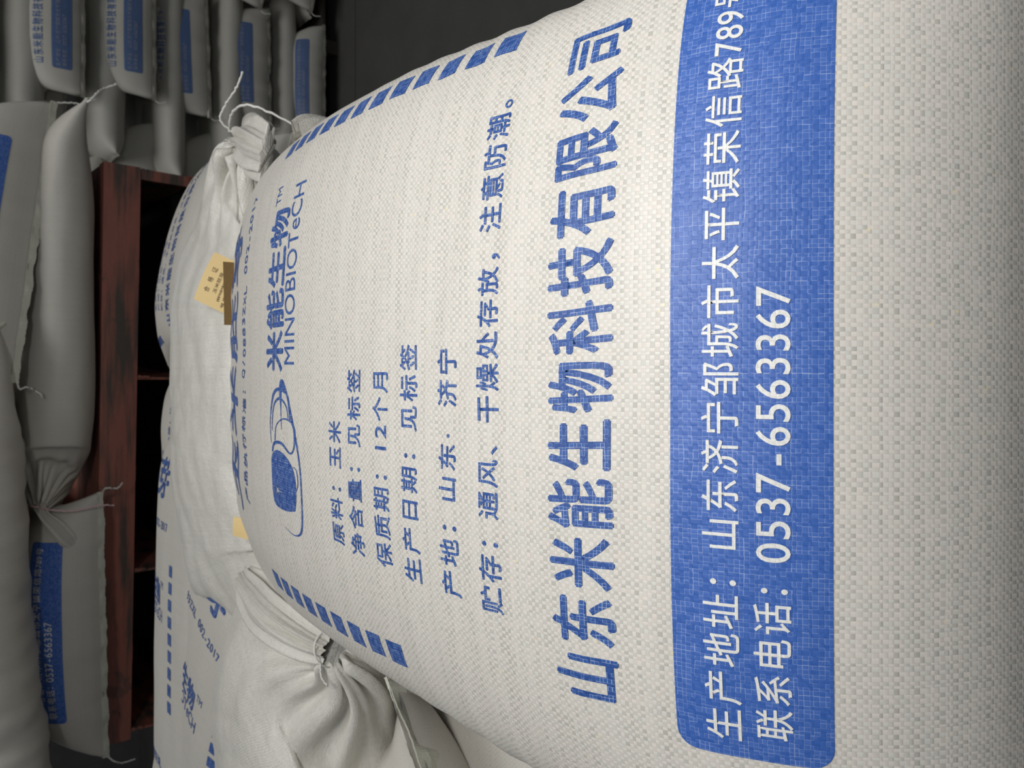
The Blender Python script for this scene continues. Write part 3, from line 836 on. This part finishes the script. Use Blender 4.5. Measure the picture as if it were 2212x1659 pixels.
# blank glossy bag lying across behind the large bag, tied at its right end
st = [(0, -.36, 1.14, -.43, .16, .006, 0), (.05, -.33, 1.14, -.415, .17, .03, 0), (.14, -.25, 1.16, -.405, .18, .050, 0), (.30, -.10, 1.175, -.398, .185, .057, 0), (.50, .10, 1.175, -.398, .185, .057, 0),
      (.62, .21, 1.14, -.415, .15, .052, 0.01), (.70, .28, 1.10, -.41, .11, .045, .06), (.75, .32, 1.06, -.395, .05, .03, .2), (.775, .338, 1.045, -.385, .02, .018, .3)]
b0 = tied(st, 1.2, 61, 0.004, rows=120, M=160, neck=.775, ridge=0.004, nplea=0.012)
e0 = empty('woven_bag', (0, 0, CAMZ)); tag(e0, 'blank glossy crumpled bag lying across just behind the huge bag, tied at the right', 'bag')
b0.obj('bag_body', mat_gloss, e0)
tuft = [(0, .338, 1.045, -.385, .018, .016, .3), (.03, .335, 1.02, -.378, .025, .018, .4), (.08, .315, .975, -.374, .036, .018, .3), (.13, .295, .93, -.370, .036, .008, .2)]
spine_bag(tuft, 1.2, 30, 120, 2.0, None, (0, 0, 1)).obj('gathered_mouth', mat_gloss, e0, caps=True)
ring = [(.338 + .022 * math.cos(a) * .5, 1.045 + .022 * math.cos(a), -.385 + .022 * math.sin(a)) for a in np.linspace(0, 6.9, 20)]
tube(ring, .0014, 'tie_string', mat_string, e0)
string(e0, [(.345, 1.03, -.365), (.36, 1.03, -.345), (.375, 1.01, -.345), (.385, .97, -.345), (.405, .96, -.35)], .0016)
hem(b0, e0, 0, 0.03, 12)
# tied mouth at the right rear corner, its bag is under the large one
st = [(0, -.45, .86, -.63, .27, .01, 0), (.1, -.36, .86, -.63, .25, .07, 0), (.4, -.06, .86, -.635, .24, .09, 0), (.62, .16, .86, -.62, .19, .08, 0), (.74, .23, .85, -.56, .09, .05, .08), (.82, .262, .83, -.485, .024, .02, .3)]
b9 = tied(st, 1.2, 71, 0.004, rows=80, M=110, neck=.82, nplea=0.008)
e9 = empty('woven_bag', (0, 0, CAMZ)); tag(e9, 'cream bag mouth bunched up behind the rear right corner of the huge bag', 'bag')
b9.obj('bag_body', mat_gloss, e9)
tuft = [(0, .262, .83, -.485, .020, .018, .3), (.05, .262, .815, -.45, .03, .02, .5), (.10, .258, .80, -.41, .042, .022, .45), (.14, .254, .79, -.372, .045, .016, .35), (.16, .25, .785, -.352, .040, .01, .25)]
spine_bag(tuft, 1.2, 34, 140, 2.0, None, (0, 1, 0)).obj('gathered_mouth', mat_gloss, e9, caps=False)
ring = [(.264 + .024 * math.cos(a), .83 + .024 * math.sin(a), -.485) for a in np.linspace(0, 6.9, 20)]
tube(ring, .0014, 'tie_string', mat_pink, e9)
string(e9, [(.285, .85, -.48), (.31, .88, -.42), (.335, .90, -.375), (.352, .93, -.345), (.362, 1.0, -.35), (.35, 1.04, -.36)], .0016)
# crumpled tied bag, lower left
st = [(0, -1.10, .97, -.50, .28, .006, 0), (.06, -1.05, .97, -.49, .27, .05, 0), (.2, -.92, .97, -.48, .25, .10, 0), (.45, -.67, .97, -.47, .245, .12, 0), (.62, -.50, .955, -.465, .24, .125, 0),
      (.70, -.42, .93, -.46, .225, .12, .01), (.77, -.350, .875, -.445, .165, .095, .03), (.83, -.315, .785, -.41, .065, .045, .14), (.865, -.294, .758, -.375, .017, .015, .3)]
b7 = tied(st, 1.34, 81, 0.004, rows=170, M=220, neck=.865, ridge=0.0035, nplea=0.007)
e7 = empty('woven_bag', (0, 0, CAMZ)); tag(e7, 'shiny crumpled bag left of the huge bag, pleats radiating from its white tie', 'bag')
b7.obj('bag_body', mat_gloss, e7)
tuft = [(0, -.294, .758, -.375, .015, .013, .3), (.03, -.289, .785, -.366, .020, .016, .35), (.08, -.280, .83, -.356, .026, .017, .28), (.14, -.268, .885, -.350, .030, .013, .2), (.19, -.256, .935, -.350, .022, .010, .3), (.21, -.248, .955, -.352, .014, .010, .3)]
spine_bag(tuft, 1.34, 40, 150, 2.0, None, (0.5, 0, 1)).obj('gathered_mouth', mat_gloss, e7, caps=False)
ring = [(-.293 + .019 * math.cos(a), .759 + .006 * math.cos(a), -.373 + .018 * math.sin(a)) for a in np.linspace(0, 6.9, 22)]
tube(ring, .0011, 'tie_string', mat_string, e7)
string(e7, [(-.305, .755, -.36), (-.318, .748, -.358), (-.326, .742, -.362)], .0011)
hem(b7, e7, 0, 0.016, 14)
# plain bag with raised sewn edge, bottom left
sE = flat_bag(0.15, 0.80, 1.2, -0.12, seed=91, rows=90, M=130, n=2.5, amp=0.003)
put_bag(sE, 'woven_bag', (-0.537, 0.515, CAMZ - 0.56), R(45), 'plain bag at the bottom left with a raised sewn edge beside the huge bag', mat_mid, hl=0.03)
sF = flat_bag(0.16, 0.85, 1.2, 0.0, seed=92, rows=60, M=100, n=2.5, amp=0.003)
put_bag(sF, 'woven_bag', (-0.43, 0.06, CAMZ - 0.665), R(4), 'plain shaded bag lying lower between the huge bag and the raised sewn edge', mat_mid)

# cards
mat_card = plain_material('yellow_card', (0.86, 0.64, 0.30), 0.6, 0, 0.0001, 500, (0.82, 0.61, 0.28))
mat_card_back = plain_material('shaded_kraft_card', (0.26, 0.16, 0.055), 0.7, 0, 0.0002, 300, (0.20, 0.12, 0.04))  # kraft back colour with the standing card's shade painted in
mat_ink = plain_material('black_ink', (0.10, 0.075, 0.04), 0.7)
def card(name, o, ex, ey, w, h, mat, label, cat, curl=0.004, tk=0.0006, lines=(), dashes=False):
    """a thin printed card: o corner, ex reading direction, ey down the card"""
    o, ex, ey = Vector(o), Vector(ex).normalized(), Vector(ey); ey = (ey - ex * ey.dot(ex)).normalized(); nz = ex.cross(ey) * -1
    if nz.z < 0: nz = -nz
    def P(a, b, z=0): return o + ex * (a * w) + ey * (b * h) + nz * (z + curl * math.sin(a * 3.1) * math.sin(1 + b * 2))
    e = empty(name, o); tag(e, label, cat); N = 9; V = []; F = []
    for k, z in enumerate((0, -tk)):
        for i in range(N):
            for j in range(N): V.append(P(i / (N - 1), j / (N - 1), z) - o)
    q = N * N
    for i in range(N - 1):
        for j in range(N - 1):
            a = i * N + j; F.append((a, a + N, a + N + 1, a + 1)); F.append((q + a, q + a + 1, q + a + N + 1, q + a + N))
    for i in range(N - 1):
        for a, b in ((i * N, (i + 1) * N), ((i + 1) * N + N - 1, i * N + N - 1), (i + 1, i), ((N - 1) * N + i, (N - 1) * N + i + 1)):
            F.append((a, b, b + q, a + q)[::-1])
    mesh_obj('card_sheet', V, F, mat, e, smooth=False)
    if dashes:      # the small print is too blurred to read: uneven ticks in rows
        rs = np.random.RandomState(5); v = []; f = []
        for row, (x0, x1) in enumerate(((.16, .74), (.08, .62), (.05, .82), (.06, .48), (.28, .90))):
            x = x0; y = .36 + row * .088
            while x < x1:
                w_ = rs.uniform(.012, .03); h_ = rs.uniform(.025, .045); k = len(v)
                if rs.rand() > .12:
                    v += [P(x, y, .0005) - o, P(x + w_, y, .0005) - o, P(x + w_, y + h_, .0005) - o, P(x, y + h_, .0005) - o]; f.append((k, k + 1, k + 2, k + 3))
                x += w_ + .012
        mesh_obj('blurred_print', v, f, mat_ink, e, smooth=False)
    for txt, a0, a1, b0_, b1_ in lines:
        v, f = text2d(txt); v = fit(v, a0, a1, b1_, b0_)
        mesh_obj('card_lettering', [P(a, b, 0.0005) - o for a, b in v], f, mat_ink, e, smooth=False)
    return e
card('certificate_card', (.1156, 1.050, CAMZ - .316), (.0634, -.020, -.021), (-.019, -.033, -.027), .070, .092, mat_card,
     'yellow printed certificate card lying on the blank crumpled cloth', 'card', lines=(
     ('合', .24, .34, .10, .19), ('格', .44, .54, .10, .19), ('证', .64, .74, .10, .19), ('玉米胚芽', .28, .70, .25, .31)), dashes=True)
card('folded_card', (.078, .992, CAMZ - .337), (.08, .004, 0), (0, -.01, -.06), .084, .055, mat_card_back,
     'brown card standing on edge against the huge bag, below the yellow card', 'card', curl=0.001)
card('paper_tag', (-.200, .985, CAMZ - .346), (.02, -.002, 0), (.002, -.03, -.012), .026, .034, mat_card,
     'small yellow tag peeping out left behind the huge bag', 'tag', curl=0.001)

# ------------------------------------------------------------------ bags carrying the pile and the pallet down to the floor
def copy_tree(o, parent=None):
    c = o.copy(); C.objects.link(c); c.parent = parent
    for ch in o.children: copy_tree(ch, c)
    return c
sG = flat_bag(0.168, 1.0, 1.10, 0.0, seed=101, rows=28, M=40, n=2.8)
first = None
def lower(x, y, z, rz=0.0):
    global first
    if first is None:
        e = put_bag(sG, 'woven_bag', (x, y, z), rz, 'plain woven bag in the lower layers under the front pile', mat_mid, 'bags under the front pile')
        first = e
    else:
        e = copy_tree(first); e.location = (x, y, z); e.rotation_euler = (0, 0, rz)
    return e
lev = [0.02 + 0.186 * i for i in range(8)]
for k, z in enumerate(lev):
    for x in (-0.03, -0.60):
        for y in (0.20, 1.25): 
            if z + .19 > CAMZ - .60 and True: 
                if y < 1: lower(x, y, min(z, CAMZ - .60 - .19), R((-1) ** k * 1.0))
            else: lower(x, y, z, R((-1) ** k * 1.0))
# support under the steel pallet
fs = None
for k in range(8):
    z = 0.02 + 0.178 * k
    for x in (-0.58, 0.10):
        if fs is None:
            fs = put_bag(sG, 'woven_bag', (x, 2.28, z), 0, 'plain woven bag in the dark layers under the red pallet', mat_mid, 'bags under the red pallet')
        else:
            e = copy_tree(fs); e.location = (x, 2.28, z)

# ------------------------------------------------------------------ the far stack
wood = plain_material('dark_timber', (0.035, 0.032, 0.028), 0.8, 0, 0.002, 20, (0.06, 0.05, 0.04))
fp = empty('timber_pallet', (1.65, 4.16, 0)); tag(fp, 'dark low pallet on the floor under the far stack of bags', 'pallet')
for i in range(8): box_mesh('board', -1.15, 1.25, i * .13, i * .13 + .11, .085, .105, wood, fp)
for x in (-1.1, -.3, .4, 1.16): box_mesh('stringer', x - .04, x + .04, 0, 1.0, 0, .085, wood, fp)

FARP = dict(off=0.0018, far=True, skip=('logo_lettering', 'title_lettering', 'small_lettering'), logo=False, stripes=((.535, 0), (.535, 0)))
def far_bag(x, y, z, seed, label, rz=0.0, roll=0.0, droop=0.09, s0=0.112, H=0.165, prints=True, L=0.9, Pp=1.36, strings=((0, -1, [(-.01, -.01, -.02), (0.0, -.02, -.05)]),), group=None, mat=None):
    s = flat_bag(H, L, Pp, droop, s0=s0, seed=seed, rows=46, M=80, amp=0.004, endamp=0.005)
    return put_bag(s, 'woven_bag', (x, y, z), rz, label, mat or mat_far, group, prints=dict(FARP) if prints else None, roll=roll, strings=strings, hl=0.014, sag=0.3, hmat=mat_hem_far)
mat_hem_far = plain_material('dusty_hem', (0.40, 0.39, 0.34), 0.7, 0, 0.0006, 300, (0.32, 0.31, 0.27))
def cross_bag(x0, x1, y, z, b, seed, label, a=.24, tilt=0.0, mat=None):
    L = x1 - x0
    st = [(0, x0, y, z - .02, a * 1.12, .006, 0), (.05, x0 + .035, y, z - .012, a * 1.08, b * .55, 0), (.14, x0 + .12, y, z, a, b * .92, 0), (L * .5, (x0 + x1) / 2, y, z, a, b, 0), (L - .1, x1 - .08, y, z, a, b * .92, 0), (L, x1, y, z, a, .006, 0)]
    sh = spine_bag(st, 1.25, 50, 72, 2.5, wrinkle(seed, 0.004))
    e = empty('woven_bag', (0, 0, 0)); tag(e, label, 'bag'); sh.obj('bag_body', mat or mat_far, e); hem(sh, e, 0, 0.014, seed, mat=mat_hem_far)
    return e
FX, FY = 1.80, 4.15
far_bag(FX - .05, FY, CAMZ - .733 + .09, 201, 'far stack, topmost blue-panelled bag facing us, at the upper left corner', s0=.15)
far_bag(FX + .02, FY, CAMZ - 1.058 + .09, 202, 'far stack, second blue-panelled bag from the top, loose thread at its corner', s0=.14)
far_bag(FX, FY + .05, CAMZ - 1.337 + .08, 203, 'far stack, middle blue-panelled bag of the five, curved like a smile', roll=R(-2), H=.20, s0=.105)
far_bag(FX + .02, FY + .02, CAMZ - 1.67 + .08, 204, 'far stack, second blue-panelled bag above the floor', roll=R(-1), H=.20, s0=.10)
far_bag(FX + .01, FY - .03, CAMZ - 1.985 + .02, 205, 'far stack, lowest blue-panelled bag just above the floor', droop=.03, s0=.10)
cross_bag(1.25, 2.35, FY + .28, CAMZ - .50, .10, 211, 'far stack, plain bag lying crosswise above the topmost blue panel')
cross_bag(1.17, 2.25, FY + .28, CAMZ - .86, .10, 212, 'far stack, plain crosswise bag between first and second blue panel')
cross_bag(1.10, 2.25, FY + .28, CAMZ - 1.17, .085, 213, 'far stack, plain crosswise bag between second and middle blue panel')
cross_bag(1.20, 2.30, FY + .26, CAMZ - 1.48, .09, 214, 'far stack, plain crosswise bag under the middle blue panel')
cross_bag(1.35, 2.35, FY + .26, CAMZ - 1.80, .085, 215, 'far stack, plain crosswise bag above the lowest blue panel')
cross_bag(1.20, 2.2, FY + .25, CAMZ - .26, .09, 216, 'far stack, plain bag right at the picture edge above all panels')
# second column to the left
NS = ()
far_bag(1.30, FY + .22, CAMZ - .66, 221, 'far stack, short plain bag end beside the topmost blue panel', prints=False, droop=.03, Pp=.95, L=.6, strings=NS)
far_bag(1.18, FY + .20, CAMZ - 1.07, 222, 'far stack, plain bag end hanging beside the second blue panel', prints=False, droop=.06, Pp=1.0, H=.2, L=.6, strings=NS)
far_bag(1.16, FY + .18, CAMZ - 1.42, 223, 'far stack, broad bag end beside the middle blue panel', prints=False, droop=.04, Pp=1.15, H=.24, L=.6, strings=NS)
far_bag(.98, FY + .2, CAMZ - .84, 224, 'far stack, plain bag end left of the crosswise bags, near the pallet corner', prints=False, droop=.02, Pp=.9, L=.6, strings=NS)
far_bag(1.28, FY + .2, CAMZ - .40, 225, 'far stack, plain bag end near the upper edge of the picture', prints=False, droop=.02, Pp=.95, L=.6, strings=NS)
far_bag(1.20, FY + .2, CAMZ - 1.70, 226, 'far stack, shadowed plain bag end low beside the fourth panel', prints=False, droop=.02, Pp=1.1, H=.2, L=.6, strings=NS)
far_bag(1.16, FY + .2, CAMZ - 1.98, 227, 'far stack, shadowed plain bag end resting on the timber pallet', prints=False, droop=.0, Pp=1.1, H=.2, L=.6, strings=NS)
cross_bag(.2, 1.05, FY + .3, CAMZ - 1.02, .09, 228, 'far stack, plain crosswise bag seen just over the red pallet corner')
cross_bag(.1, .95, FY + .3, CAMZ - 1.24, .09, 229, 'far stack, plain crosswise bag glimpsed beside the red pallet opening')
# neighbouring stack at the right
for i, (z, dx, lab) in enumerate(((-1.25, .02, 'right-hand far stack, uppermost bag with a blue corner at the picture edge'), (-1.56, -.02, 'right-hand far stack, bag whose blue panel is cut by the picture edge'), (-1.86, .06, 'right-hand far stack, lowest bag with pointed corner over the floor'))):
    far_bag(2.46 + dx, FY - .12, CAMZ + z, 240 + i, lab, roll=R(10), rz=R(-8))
cross_bag(2.2, 3.2, FY + .28, .20, .09, 247, 'right-hand far stack, plain crosswise bag at its foot')
